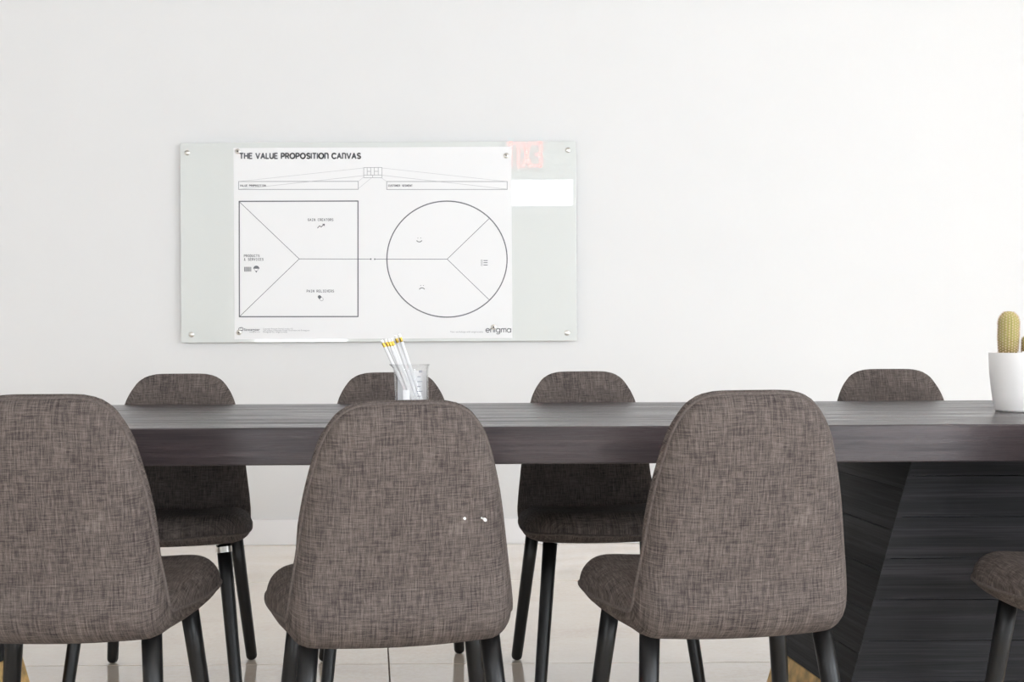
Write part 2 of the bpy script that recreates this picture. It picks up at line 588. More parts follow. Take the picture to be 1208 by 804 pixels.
def build_chair_meshes():
    P, S, s_b0, s_b1 = chair_centreline()
    L = S[-1]
    sm = (s_b0 + s_b1) / 2
    # rows, denser at both ends and in the bend
    e1 = 0.09 * (1 - np.cos(np.linspace(0, math.pi / 2, 18)))
    mid1 = np.linspace(0.09, s_b0 - 0.03, 14)[1:-1]
    bend = np.linspace(s_b0 - 0.03, s_b1 + 0.03, 15)
    mid2 = np.linspace(s_b1 + 0.03, L - 0.10, 9)[1:-1]
    e2 = L - 0.10 * (1 - np.cos(np.linspace(math.pi / 2, 0, 12)))
    rows = np.concatenate([e1, mid1, bend, mid2, e2])
    cy = np.interp(rows, S, P[:, 0])
    cz = np.interp(rows, S, P[:, 1])
    ty = np.gradient(P[:, 0], S)
    tz = np.gradient(P[:, 1], S)
    ty, tz = np.interp(rows, S, ty), np.interp(rows, S, tz)
    ln = np.hypot(ty, tz)
    ty, tz = ty / ln, tz / ln
    ny, nz = -tz, ty                       # towards the sitter
    # half width along the seam line
    hw = pchip([0, .0015, .006, .016, .036, .07, .12, .175, .29, s_b0, s_b1, s_b1 + .09, L - .12, L - .07, L - .035, L - .015, L - .005, L],
               [.050, .074, .095, .114, .132, .150, .164, .176, .193, .2045, .211, .229, .243, .240, .226, .205, .185, .160], rows)
    tin = pchip([0, .12, s_b0 - .06, sm, s_b1 + .10, L], [.024, .030, .030, .022, .050, .060], rows)
    tout = pchip([0, .12, s_b0 - .06, sm, s_b1 + .05, L], [.022, .026, .031, .051, .042, .020], rows)
    rin, rout = 0.055, 0.045
    cc = pchip([0, .2, s_b0, s_b1, L], [.006, .020, .016, .010, .010], rows)

    def edge(d, r):
        q = np.clip(d / r, 0, 1)
        return np.sqrt(np.clip(1 - (1 - q)**2, 0, 1))

    nu = 37
    us = np.sin(np.linspace(-math.pi / 2, math.pi / 2, nu))

    # outline of the shell unrolled into (x, s), and each grid point's nearest outline point
    ol = [(u * hw[0], 0.0) for u in np.linspace(-1, 1, 201)]
    cub = np.linspace(0, 1, 1200)**3 * L / 2
    fine_s = np.concatenate([cub, L - cub[::-1]])
    fine_w = np.interp(fine_s, rows, hw)
    ol += [(w_, s_) for w_, s_ in zip(fine_w, fine_s)] + [(-w_, s_) for w_, s_ in zip(fine_w, fine_s)]
    ol += [(u * hw[-1], L) for u in np.linspace(-1, 1, 61)]
    ol = np.array(ol)
    gx = us[None, :] * hw[:, None]
    gs = np.repeat(rows[:, None], nu, axis=1)
    near = np.zeros((len(rows), nu, 2))
    dist = np.zeros((len(rows), nu))
    for i in range(len(rows)):
        for j in range(nu):
            dv = ol - np.array([gx[i, j], gs[i, j]])
            k = int(np.argmin(np.einsum('ij,ij->i', dv, dv)))
            near[i, j] = dv[k]
            dist[i, j] = np.linalg.norm(dv[k])
    dist[:, 0] = dist[:, -1] = 0
    dist[0, :] = dist[-1, :] = 0

    def surf(sign):
        G3 = np.zeros((len(rows), nu, 3))
        for i in range(len(rows)):
            x = us * hw[i]
            d = dist[i]
            ds = np.zeros(nu)
            if sign > 0:
                n = tin[i] * edge(d, rin)
                # the front pad swells past the piped seam along the back
                wb = float(np.clip((s_b0 - .02 - rows[i]) / .12, 0, 1))
                q = np.clip(d / .013, 0, 1)
                push = wb * .050 * q * (1 - q)
                dn = np.maximum(d, 1e-5)
                x = x + push * near[i, :, 0] / dn
                ds = push * near[i, :, 1] / dn
            else:
                n = -tout[i] * edge(d, rout)
            n = n + cc[i] * us**2
            # the top edge is lightly arched
            sh = ds - 0.006 * (1 - (x / .2)**2) * max(0, 1 - rows[i] / .1)
            G3[i, :, 0] = x
            G3[i, :, 1] = cy[i] + ny[i] * n + ty[i] * sh
            G3[i, :, 2] = cz[i] + nz[i] * n + tz[i] * sh
        return G3

    gi, go = surf(1), surf(-1)

    def normals(Gr, flip):
        du = np.gradient(Gr, axis=1)
        dv = np.gradient(Gr, axis=0)
        n = np.cross(du, dv)
        n /= np.maximum(np.linalg.norm(n, axis=2, keepdims=True), 1e-12)
        return -n if flip else n

    # du = +x, dv = down the back / forward along the seat
    ni, no = normals(gi, False), normals(go, True)
    # orient: inner normals should point to the sitter
    if ni[20, nu // 2, 1] * ny[20] + ni[20, nu // 2, 2] * nz[20] < 0:
        ni = -ni
    if no[20, nu // 2, 1] * ny[20] + no[20, nu // 2, 2] * nz[20] > 0:
        no = -no
    split = int(np.argmin(np.abs(rows - sm)))

    def part(name, r0, r1):
        k = r1 - r0 + 1
        verts, nrm, uvs, faces = [], [], [], []
        for Gr, Nr in ((gi, ni), (go, no)):
            for i in range(r0, r1 + 1):
                for j in range(nu):
                    verts.append(tuple(Gr[i, j]))
                    nrm.append(tuple(Nr[i, j]))
                    uvs.append((us[j] * hw[i] + (0.0 if Gr is go else 1.37), rows[i]))
        for b, fl in ((0, False), (k * nu, True)):
            for i in range(k - 1):
                for j in range(nu - 1):
                    q = (b + i * nu + j, b + i * nu + j + 1, b + (i + 1) * nu + j + 1, b + (i + 1) * nu + j)
                    faces.append(q if fl else q[::-1])
        me = bpy.data.meshes.new(name)
        me.from_pydata(verts, [], faces)
        # make winding agree with the normals
        me.update()
        f0 = me.polygons[(k // 2) * (nu - 1) + nu // 2]
        if f0.normal.dot(Vector(nrm[f0.vertices[0]])) < 0:
            me.flip_normals()
        uvl = me.uv_layers.new(name='UVMap')
        for lp in me.loops:
            uvl.data[lp.index].uv = uvs[lp.vertex_index]
        me.polygons.foreach_set('use_smooth', [True] * len(me.polygons))
        me.normals_split_custom_set_from_vertices(nrm)
        me.materials.append(M['fabric'])
        return me

    back = part('backrest', 0, split)
    seat = part('seat', split, len(rows) - 1)
    nrm_c = np.stack([np.zeros(len(rows)), ny, nz], axis=1)
    gi = gi - .0016 * nrm_c[:, None, :]          # the cord sits slightly on the outer side
    loop = [gi[0, j] for j in range(nu)] + [gi[i, nu - 1] for i in range(1, len(rows))] \
        + [gi[-1, j] for j in range(nu - 2, -1, -1)] + [gi[i, 0] for i in range(len(rows) - 2, 0, -1)]
    out = [loop[0]]
    for p in loop[1:]:
        if np.linalg.norm(p - out[-1]) > 0.002:
            out.append(p)
    return back, seat, out


BACK_ME, SEAT_ME, SEAM = build_chair_meshes()


def make_leg(top, foot):
    top, foot = Vector(top), Vector(foot)
    d = foot - top
    n = d.normalized()
    ts = [0, .25, .5, .75, .9]
    pts = [top + d * t for t in ts]
    rad = [.0195 - .0035 * t for t in ts]
    r1 = .016
    L = d.length
    for a in (0, 25, 45, 62, 76, 86):
        pts.append(foot - n * (r1 * 0.8 * (1 - math.sin(R(a)))))
        rad.append(max(r1 * math.cos(R(a)), .001))
    return MB().tube(pts, rad, seg=18)


def make_chair():
    root = empty('dining_chair')
    for nm, me in (('backrest', BACK_ME), ('seat', SEAT_ME)):
        o = bpy.data.objects.new(nm, me)
        COL.objects.link(o)
        o.parent = root
    MB().tube(SEAM, 0.0040, seg=8, closed=True).build('piping', 'piping', root, smooth=True)
    for s in (-1, 1):
        make_leg((s * .168, -.135, .405), (s * .203, -.225, 0)).build('leg', 'leg', root, smooth=True)
        make_leg((s * .178, .125, .400), (s * .222, .185, 0)).build('leg', 'leg', root, smooth=True)
    return root


CHAIRS = [
    # x, y, yaw, z scale, label, group
    (-0.855, 2.455, 2, 1.0, 'grey-brown fabric chair at the left of the near row, cut off by the frame edge', 'chairs on the near side'),
    (-0.240, 2.440, 12, 0.984, 'grey-brown fabric chair seen from behind with two white flecks on its back', 'chairs on the near side'),
    (0.400, 2.470, 9, 1.0, 'grey-brown fabric chair seen from behind, just left of the slanted table pedestal', 'chairs on the near side'),
    (1.225, 2.470, 6, 1.0, 'dark fabric chair at the right frame edge showing only a seat corner and leg', 'chairs on the near side'),
    (-0.963, 3.425, 184, 1.0, 'upholstered chair across the table, leftmost, with a silver collar on one leg', 'chairs on the far side'),
    (-0.315, 3.462, 192, 1.0, 'upholstered chair across the table, directly behind the pencil beaker', 'chairs on the far side'),
    (0.250, 3.462, 191, 1.0, 'upholstered chair across the table below the right end of the poster board', 'chairs on the far side'),
    (1.150, 3.545, 180, 1.0, 'upholstered chair across the table nearest to the cactus pot', 'chairs on the far side'),
]
proto = make_chair()
chairs = []
for i, (x, y, yaw, sz, lab, grp) in enumerate(CHAIRS):
    c = proto if i == 0 else copy_tree(proto)
    c.location = (x, y, 0)
    c.rotation_euler = (0, 0, R(yaw))
    c.scale = (1, 1, sz)
    tag(c, lab, 'chair', grp)
    chairs.append(c)

# white flecks on the middle chair
for k, (fx, fz, r) in enumerate(((0.106, 0.630, .0034), (0.144, 0.626, .0042), (0.138, 0.629, .002))):
    # outer surface of the backrest at that height
    best = min(((v.co - Vector((fx, v.co.y, fz))).length, v.co.y) for v in BACK_ME.vertices if v.co.y < -0.2)
    ys = [v.co.y for v in BACK_ME.vertices if abs(v.co.x - fx) < .02 and abs(v.co.z - fz) < .03]
    vv = []
    n = 9
    fy = min(ys) + 0.001
    for j in range(n):
        a = 2 * math.pi * j / n
        q = r * random.uniform(.7, 1.25)
        vv.append((q * math.cos(a), 0.004, q * math.sin(a)))
    for j in range(n):
        vv.append((vv[j][0] * .7, -0.0012, vv[j][2] * .7))
    ff = [tuple(range(n)), tuple(range(2 * n - 1, n - 1, -1))] + [(j, (j + 1) % n, n + (j + 1) % n, n + j) for j in range(n)]
    o = MB().add(vv, ff).build('paint_fleck', 'paint_spot', chairs[1], loc=(fx, fy, fz))
    o['label'] = 'small white paint fleck'

# silver collar on the front leg of the leftmost far chair
legs = [o for o in chairs[4].children if o.name.startswith('leg')]
# front legs are those whose mesh reaches +y; choose the one that stands on the camera's right (local -x)
for o in legs:
    ys = [v.co.y for v in o.data.vertices]
    xs = [v.co.x for v in o.data.vertices]
    if max(ys) > .1 and min(xs) < 0:
        a, b = Vector((-.178, .125, .400)), Vector((-.222, .185, 0))
        p0, p1 = a + (b - a) * .018, a + (b - a) * .056
        cobj = MB().tube([p0, p1], .0205, seg=20).build('collar', 'chrome', o, smooth='angle')
        cobj['label'] = 'shiny silver leg collar'

# ------------------------------------------------------------------ table
TX0, TX1, TY0, TY1, TZ = -2.25, 1.65, 2.595, 3.595, 0.76
TT = 0.079
table = empty('conference_table', ((TX0 + TX1) / 2, (TY0 + TY1) / 2, 0))
tag(table, 'long dark wooden conference table on slanted board-clad pedestals with golden plinths', 'table')
ox, oy = table.location.x, table.location.y
MB().box(TX0 - ox, TX1 - ox, TY0 - oy, TY1 - oy, TZ - TT, TZ).build('tabletop', 'table', table, bevel=0.003)


def pedestal(parts):
    """parts: dict with bottom (z=0) and top quads as (front-left, front-right, back-right, back-left)"""
    bot, top, zt = parts['bot'], parts['top'], TZ - TT

    def at(k, z):
        t = z / zt
        return Vector((bot[k][0] + (top[k][0] - bot[k][0]) * t - ox, bot[k][1] + (top[k][1] - bot[k][1]) * t - oy, z))

    ped = None
    zg = 0.115
    cen = sum((at(k, zt / 2) for k in range(4)), Vector()) / 4

    def inset(p, a):
        d = Vector((cen.x - p.x, cen.y - p.y, 0))
        return p + Vector((math.copysign(a, d.x), math.copysign(a, d.y), 0))
    core = MB().hexa([inset(at(k, 0.005), .016) for k in range(4)] + [inset(at(k, zt), .016) for k in range(4)])
    ped = core.build('pedestal', 'core', table)
    # golden plinth
    pl = MB().hexa([at(k, 0) for k in range(4)] + [at(k, zg) for k in range(4)])
    pl.build('plinth', 'gold', ped, bevel=.002)['label'] = 'golden mottled plinth'
    faces = [(0, 1, 0.0), (1, 2, 0.03), (2, 3, 0.0), (3, 0, 0.03)]
    for (a, b, off) in faces:
        zs = [zg + 0.0008]
        z = 0.153 - off
        while z < zt - 0.02:
            if z - zs[-1] > 0.02:
                zs.append(z)
            z += 0.0945
        zs.append(zt)
        for i in range(len(zs) - 1):
            z0, z1 = zs[i] + .0008, zs[i + 1] - .0008
            q = [at(a, z0), at(b, z0), at(b, z1), at(a, z1)]
            nrm = (q[1] - q[0]).cross(q[3] - q[0]).normalized()
            if nrm.dot((q[0] + q[2]) / 2 - cen) < 0:
                nrm = -nrm
            jit = random.uniform(-.0006, .0006)
            fr = [p + nrm * jit for p in q]
            bk = [p - nrm * .015 for p in q]
            # local frame along the board so the grain runs lengthwise
            org = q[0]
            ex = (q[1] - q[0]).normalized()
            ez = nrm.cross(ex)
            rot = Matrix((ex, nrm, ez)).transposed()
            inv = rot.inverted()
            vv = [inv @ (p - org) for p in fr + bk]
            o = MB().hexa(vv).build('board', 'board', ped)
            o.matrix_local = Matrix.Translation(org) @ rot.to_4x4()


pf, pb = 2.834, 3.300
# right pedestal: inner end leans outwards going up
pedestal({'bot': [(0.732, pf), (1.40, pf), (1.40, pb), (0.668, pb)],
          'top': [(0.922, pf), (1.25, pf), (1.25, pb), (0.868, pb)]})
pedestal({'bot': [(-2.00, pf), (-1.345, pf), (-1.283, pb), (-2.00, pb)],
          'top': [(-1.85, pf), (-1.535, pf), (-1.475, pb), (-1.85, pb)]})

# ------------------------------------------------------------------ glass board and poster on the wall
YG = YB - 0.030                       # glass front plane
cr, sr = math.cos(R(ROLL)), math.sin(R(ROLL))


def wp(px, py, y=YG):
    """point on the board plane, measured from the photograph"""
    dx, dy = px - 604, 402 - py
    ux, uz = dx * cr - dy * sr, dx * sr + dy * cr
    return (ux * y / F, CH + uz * y / F)


PX = YG / F                            # metres per photo pixel on that plane
x0, z1 = wp(212.5, 168.8)
x1, z0 = wp(680.5, 401.5)
board = empty('glass_board', ((x0 + x1) / 2, YG, z0))
tag(board, 'pale green glass marker board mounted on the white wall with steel standoffs', 'board')
bx, bz = board.location.x, board.location.z
MB().box(x0 - bx, x1 - bx, 0, 0.006, 0, z1 - z0).build('glass_panel', 'glassboard', board, bevel=0.001)


def disc_y(r, y0, y1, seg=20):
    m = MB()
    vv = []
    for yy, rr in ((y0, r * .86), (y0 + .0012, r), (y1, r)):
        for k in range(seg):
            a = 2 * math.pi * k / seg
            vv.append((rr * math.cos(a), yy, rr * math.sin(a)))
    ff = [tuple(range(seg)), tuple(range(3 * seg - 1, 2 * seg - 1, -1))]
    for i in range(2):
        for k in range(seg):
            k2 = (k + 1) % seg
            ff.append((i * seg + k, i * seg + k2, (i + 1) * seg + k2, (i + 1) * seg + k))
    return m.add(vv, ff)


for (px, py) in ((221, 180), (670, 177), (226, 394.5), (669, 392.5)):
    x, z = wp(px, py)
    o = disc_y(.012, -.005, 0).build('standoff', 'chrome', board, loc=(x - bx, 0, z - bz), smooth='angle')
    disc_y(.0075, .006, YB - YG - .0015).build('spacer', 'chrome', o)

# poster
x0, z1 = wp(275.5, 174.6)
x1, z0 = wp(604.5, 398.5)
YP = YG - 0.0012
poster = empty('canvas_poster', ((x0 + x1) / 2, YG, z0))
tag(poster, 'white printed poster titled the value proposition canvas, fixed to the glass board', 'poster')
qx, qz = poster.location.x, poster.location.z
MB().box(x0 - qx, x1 - qx, -0.0012, -0.0001, 0, z1 - z0).build('sheet', 'poster', poster)
YI = -0.0016                            # ink plane in poster space


def ip(px, py):
    x, z = wp(px, py, YP)
    return Vector((x - qx, 0, z - qz))


class Ink(MB):
    def stroke(self, pts, wpx, closed=False, ext=0.5):
        w = wpx * PX / 2
        P = [ip(*p) for p in pts]
        n = len(P)
        for i in range(n if closed else n - 1):
            a, b = P[i], P[(i + 1) % n]
            d = (b - a)
            if d.length < 1e-9:
                continue
            d.normalize()
            m = Vector((-d.z, 0, d.x)) * w
            a2, b2 = a - d * w * ext * 2 * .5, b + d * w * ext * 2 * .5
            self.plate([a2 + m, a2 - m, b2 - m, b2 + m])
        return self

    def plate(self, q):
        n = len(q)
        vv = [(p.x, YI, p.z) for p in q] + [(p.x, YI + .0004, p.z) for p in q]
        ff = [tuple(range(n)), tuple(range(2 * n - 1, n - 1, -1))] + [(i, (i + 1) % n, n + (i + 1) % n, n + i) for i in range(n)]
        return self.add(vv, ff)

    def poly(self, pts):
        return self.plate([ip(*p) for p in pts])


def ell(cx, cy, rx, ry, a0=0, a1=360, n=24):
    return [(cx + rx * math.cos(R(a0 + (a1 - a0) * k / n)), cy - ry * math.sin(R(a0 + (a1 - a0) * k / n))) for k in range(n + 1)]


# ----- single-line lettering: glyphs in a 0..1 high box (y up), width, strokes
def arcp(cx, cy, rx, ry, a0, a1, n=12):
    return [(cx + rx * math.cos(R(a0 + (a1 - a0) * k / n)), cy + ry * math.sin(R(a0 + (a1 - a0) * k / n))) for k in range(n + 1)]


S_ = arcp(.34, .74, .28, .26, 30, 270, 12) + arcp(.34, .25, .30, .25, 90, -150, 12)[1:]
GL = {
    'A': (.74, [[(0, 0), (.37, 1), (.74, 0)], [(.14, .32), (.60, .32)]]),
    'B': (.62, [[(0, 0), (0, 1), (.36, 1)] + arcp(.36, .76, .22, .24, 90, -90, 8) + [(0, .52)], [(.36, .52)] + arcp(.36, .26, .26, .26, 90, -90, 8) + [(0, 0)]]),
    'C': (.78, [arcp(.44, .5, .44, .5, 42, 318, 22)]),
    'D': (.7, [[(0, 0), (0, 1), (.28, 1)] + arcp(.28, .5, .42, .5, 90, -90, 12) + [(0, 0)]]),
    'E': (.54, [[(.54, 0), (0, 0), (0, 1), (.54, 1)], [(0, .51), (.48, .51)]]),
    'G': (.8, [arcp(.44, .5, .44, .5, 45, 360, 24) + [(.50, .5)]]),
    'H': (.66, [[(0, 0), (0, 1)], [(.66, 0), (.66, 1)], [(0, .5), (.66, .5)]]),
    'I': (.0, [[(0, 0), (0, 1)]]),
    'K': (.62, [[(0, 0), (0, 1)], [(.58, 1), (0, .42)], [(.2, .6), (.62, 0)]]),
    'L': (.48, [[(0, 1), (0, 0), (.48, 0)]]),
    'M': (.8, [[(0, 0), (0, 1), (.4, .3), (.8, 1), (.8, 0)]]),
    'N': (.62, [[(0, 0), (0, 1), (.34, 1)] + arcp(.34, .72, .28, .28, 90, 0, 8) + [(.62, 0)]]),
    'n': (.62, [[(0, 0), (0, 1), (.62, 0), (.62, 1)]]),
    'O': (.94, [arcp(.47, .5, .47, .5, 0, 360, 28)]),
    'P': (.58, [[(0, 0), (0, 1), (.30, 1)] + arcp(.30, .71, .28, .29, 90, -90, 10) + [(0, .42)]]),
    'R': (.60, [[(0, 0), (0, 1), (.30, 1)] + arcp(.30, .72, .28, .28, 90, -90, 10) + [(0, .44)], [(.34, .44), (.60, 0)]]),
    'S': (.64, [S_]),
    'T': (.64, [[(0, 1), (.64, 1)], [(.32, 1), (.32, 0)]]),
    'U': (.64, [[(0, 1), (0, .32)] + arcp(.32, .32, .32, .32, 180, 360, 12) + [(.64, 1)]]),
    'V': (.74, [[(0, 1), (.37, 0), (.74, 1)]]),
    'X': (.66, [[(0, 0), (.66, 1)], [(0, 1), (.66, 0)]]),
    '&': (.7, [[(.7, 0), (.15, .72)] + arcp(.3, .8, .17, .2, 180, 0, 8) + [(.08, .35)] + arcp(.3, .25, .27, .25, 160, 360, 10)]),
}


def lettering(ink, text, px0, px1, ybase, cap, wpx, mono=False, gap=.30, space=.52):
    if mono:
        pitch = (px1 - px0) / max(1, len(text) - .3)
        for i, ch in enumerate(text):
            if ch == ' ':
                continue
            w, st = GL['n' if ch == 'N' else ch]
            sc = pitch * .62 / max(w, .3) if w > .01 else 0
            for s in st:
                ink.stroke([(px0 + i * pitch + (pitch * .31 if w < .01 else x * sc), ybase - y * cap) for x, y in s], wpx)
            if ch == 'I':
                for yy in (0, 1):
                    ink.stroke([(px0 + i * pitch + pitch * .1, ybase - yy * cap), (px0 + i * pitch + pitch * .52, ybase - yy * cap)], wpx)
        return
    tot, pen = 0, []
    for ch in text:
        if ch == ' ':
            tot += space
            continue
        pen.append((tot, ch))
        tot += GL[ch][0] + gap
    tot -= gap
    k = (px1 - px0) / tot
    for t, ch in pen:
        for s in GL[ch][1]:
            ink.stroke([(px0 + (t + x) * k, ybase - y * cap) for x, y in s], wpx)


def ink_part(name, ink, mat='ink'):
    return ink.build(name, mat, poster)


i_ = Ink()
lettering(i_, 'THE VALUE PROPOSITION CANVAS', 283.0, 425.2, 186.8, 6.0, 1.62)
ink_part('title_lettering', i_)['label'] = 'bold grey title reading THE VALUE PROPOSITION CANVAS'
ink_part('square_outline', Ink().stroke([(282.2, 237.4), (422.3, 237.0), (422.3, 373.2), (282.4, 373.4)], 1.35, True))
ink_part('circle_outline', Ink().stroke(ell(527.3, 305.5, 70.9, 68.4, 0, 360, 96), 1.35, ext=.1))
i_ = Ink().stroke([(282.5, 238), (353, 305.2), (283, 372.8)], .62).stroke([(353, 305.2), (437.5, 305.4)], .62)
i_.poly(ell(437.5, 305.4, .9, .9, 0, 330, 11))
ink_part('square_divider', i_)
i_ = Ink().stroke([(442, 305.5), (527.5, 305.5)], .62).stroke([(577.2, 257.5), (527.5, 305.5), (576.8, 353.2)], .62)
i_.poly(ell(442, 305.5, .9, .9, 0, 330, 11))
ink_part('circle_divider', i_)
ink_part('heading_box', Ink().stroke([(281.6, 214), (422.6, 213.8), (422.6, 223.2), (281.6, 223.4)], .7, True), 'ink_line')
ink_part('heading_box', Ink().stroke([(456.2, 214), (598.3, 214), (598.3, 223.3), (456.2, 223.4)], .7, True), 'ink_line')
ink_part('leader_lines', Ink().stroke([(281.6, 214), (429.1, 198)], .4).stroke([(281.6, 223.2), (429.1, 207)], .5)
         .stroke([(429.1, 208.6), (422.6, 214)], .4).stroke([(438.5, 209.5), (422.6, 222.5)], .4)
         .stroke([(450.6, 198), (598, 214)], .4).stroke([(450.6, 206.6), (598, 223)], .5).stroke([(449.6, 209.5), (456.2, 214)], .4), 'ink_hair')
i_ = Ink().stroke([(429.1, 197.6), (450.6, 197.4), (450.6, 209.3), (429.1, 209.5)], .55, True).stroke([(429.1, 206.6), (450.6, 206.4)], .5)
for x in (433.2, 437.4, 441.6, 446.2):
    i_.stroke([(x, 197.5), (x, 206.5)], .5)
i_.stroke([(433.2, 202), (437.4, 202)], .5).stroke([(441.6, 202), (446.2, 202)], .5).stroke([(439.6, 206.5), (439.6, 209.4)], .5)
ink_part('diagram_icon', i_, 'ink_line')
for nm, txt, a, b, y, cp in (('heading_lettering', 'VALUE PROPOSITION', 283.3, 313.5, 219.9, 2.1), ('heading_lettering', 'CUSTOMER SEGMENT', 458.2, 486.5, 219.9, 2.1),
                             ('caption_lettering', 'GAIN CREATORS', 363.3, 393.2, 260.4, 2.7), ('caption_lettering', 'PAIN RELIEVERS', 362, 394, 344.5, 2.7),
                             ('caption_lettering', 'PRODUCTS', 288, 306.2, 302.9, 2.7), ('caption_lettering', '& SERVICES', 288, 310.8, 307.1, 2.7)):
    i_ = Ink()
    lettering(i_, txt, a, b, y, cp, .5, mono=True)
    ink_part(nm, i_, 'ink')
# icons
ink_part('arrow_icon', Ink().stroke([(374.6, 268.8), (377, 266.2), (378.8, 267.6), (382, 264.8)], .95).poly([(380, 264), (383.2, 263.8), (382.9, 266.8)]))
i_ = Ink()
for k, w in enumerate((.9, .5, 1.0, .5, .9, .5, .9)):
    i_.poly([(288.2 + k * 1.2, 314.6), (288.2 + k * 1.2 + w, 314.6), (288.2 + k * 1.2 + w, 320.2), (288.2 + k * 1.2, 320.2)])
ink_part('barcode_icon', i_)
i_ = Ink().poly(ell(302.4, 316.8, 3.6, 3.6, 0, 180, 14)).stroke([(299.6, 317), (301.8, 320)], .35).stroke([(305.2, 317), (302.9, 320)], .35)
i_.poly([(301.5, 319.2), (303.2, 319.2), (303, 321.2), (301.7, 321.2)])
ink_part('parachute_icon', i_)


def capsule(cx, cy, a0, a1):
    return [(cx + (2.1 * .707 * ((1 if 1 else 0)) * 0) + math.cos(R(t)) * 1.9, cy - math.sin(R(t)) * 1.9) for t in np.linspace(a0, a1, 10)]


ink_part('pill_icon', Ink().poly(capsule(376.8, 349.9, 45, 225) + [(376.9, 352.9), (379.6, 350.2)])
         .stroke([(376.9, 352.9)] + capsule(379.4, 352.7, -135, 45) + [(379.6, 350.2)], .35))
ink_part('smile_icon', Ink().stroke(ell(494.6, 282.6, 3.2, 2.6, 200, 340, 12), .9, ext=.1).poly(ell(493, 280.6, .45, .45, 0, 320, 8)).poly(ell(496.3, 280.6, .45, .45, 0, 320, 8)))
ink_part('frown_icon', Ink().stroke(ell(497.8, 342, 3.2, 2.6, 20, 160, 12), .9, ext=.1).poly(ell(496.3, 336.6, .45, .45, 0, 320, 8)).poly(ell(499.5, 336.6, .45, .45, 0, 320, 8)))
i_ = Ink()
for y in (307.2, 309.7, 312.4):
    i_.stroke([(570.4, y), (575.3, y)], .85, ext=0)
    i_.stroke([(567.6, y - .75), (569.1, y - .75), (569.1, y + .75), (567.6, y + .75)], .3, True)
ink_part('list_icon', i_)


def font_part(name, text, px0, px1, ybase, mat, bold=0.0):
    c = bpy.data.curves.new(name, 'FONT')
    c.body = text
    c.size = 1.0
    c.offset = bold
    c.resolution_u = 3
    t = bpy.data.objects.new(name, c)
    COL.objects.link(t)
    dg = bpy.context.evaluated_depsgraph_get()
    me = bpy.data.meshes.new_from_object(t.evaluated_get(dg))
    bpy.data.objects.remove(t)
    bpy.data.curves.remove(c)
    xs = [v.co.x for v in me.vertices]
    k = (px1 - px0) / (max(xs) - min(xs))
    xm = min(xs)
    for v in me.vertices:
        p = ip(px0 + (v.co.x - xm) * k, ybase - v.co.y * k)
        v.co = (p.x, YI, p.z)
    me.materials.clear()
    me.materials.append(M[mat])
    o = bpy.data.objects.new(name, me)
    COL.objects.link(o)
    o.parent = poster
    return o


font_part('logo_lettering', 'Strategyzer', 287.9, 306.4, 389.9, 'ink', .02)
font_part('small_print', 'strategyzer.com', 294.2, 306.6, 391.9, 'ink_line')
font_part('small_print', 'Copyright Business Model Foundry AG', 310.5, 345.5, 388.3, 'ink_line')
font_part('small_print', 'The makers of Business Model Generation and Strategyzer', 310.5, 365.5, 390.2, 'ink_line')
font_part('small_print', 'Designed by: enigma.swiss', 310.5, 338.8, 392.1, 'ink_line')
font_part('small_print', 'Your workshops with enigma.swiss', 531, 570, 392.0, 'ink_line')
ink_part('logo_icon', Ink().stroke(ell(283.2, 388.2, 1.7, 1.9, 40, 330, 14), .75, ext=.1).stroke(ell(285.2, 388.0, 1.7, 1.9, -140, 150, 14), .75, ext=.1))


def lower_word():
    k = Ink()
    w = .95
    x, b, h = 573.2, 391.7, 4.4       # baseline, x-height in pixels
    r = h / 2
    # e
    k.stroke([(x - .0, b - r)] + [(x + 2 * r, b - r)] + ell(x + r, b - r, r, r, 0, 310, 18), w, ext=.1)
    x += 5.6
    k.stroke([(x, b), (x, b - h)], w, ext=.1).stroke(ell(x + 1.7, b - h + 1.7, 1.7, 1.7, 180, 0, 10) + [(x + 3.4, b)], w, ext=.1)
    x += 5.0
    k.stroke([(x, b), (x, b - h)], w, ext=.1)
    k.poly(ell(x, b - h - 1.5, .6, .6, 0, 320, 9))
    x += 1.6
    k.stroke(ell(x + r, b - r, r, r, 0, 360, 20), w, ext=.1).stroke([(x + 2 * r, b - h), (x + 2 * r, b + .3)] + ell(x + r, b + .3, r, 1.7, 0, -150, 10), w, ext=.1)
    x += 6.0
    k.stroke([(x, b), (x, b - h)], w, ext=.1).stroke(ell(x + 1.4, b - h + 1.5, 1.4, 1.5, 180, 0, 8) + [(x + 2.8, b)], w, ext=.1)
    k.stroke(ell(x + 4.2, b - h + 1.5, 1.4, 1.5, 180, 0, 8) + [(x + 5.6, b)], w, ext=.1)
    x += 6.8
    k.stroke(ell(x + r, b - r, r, r, 0, 360, 20), w, ext=.1).stroke([(x + 2 * r, b - h), (x + 2 * r, b)], w, ext=.1)
    return k


ink_part('logo_lettering', lower_word())['label'] = 'grey lowercase logo reading enigma'

# round steel magnets holding the poster
for (px, py, lab) in ((280.8, 178.6, 'upper left'), (597.2, 183.6, 'upper right'), (282.0, 391.8, 'lower left'), (582.3, 385.6, 'lower right')):
    x, z = wp(px, py)
    mg = disc_y(.012, -.006, 0).build('magnet', 'chrome', None, loc=(x, YG - .0013, z), smooth='angle')
    tag(mg, 'small round steel magnet at the %s corner of the poster' % lab, 'magnet', 'magnets on the poster')
    disc_y(.0045, -.0072, -.006).build('centre_cap', 'steel_dark', mg)

# ------------------------------------------------------------------ beaker with pencils
FB, DB = 455.0, 3.2
bxw = (485.3 - 604) / FB
beaker = empty('glass_beaker', (bxw, DB, TZ))
tag(beaker, 'clear glass beaker holding white pencils on the dark table', 'beaker')
ro, wall_t, hb = 0.0435, 0.0020, 0.121


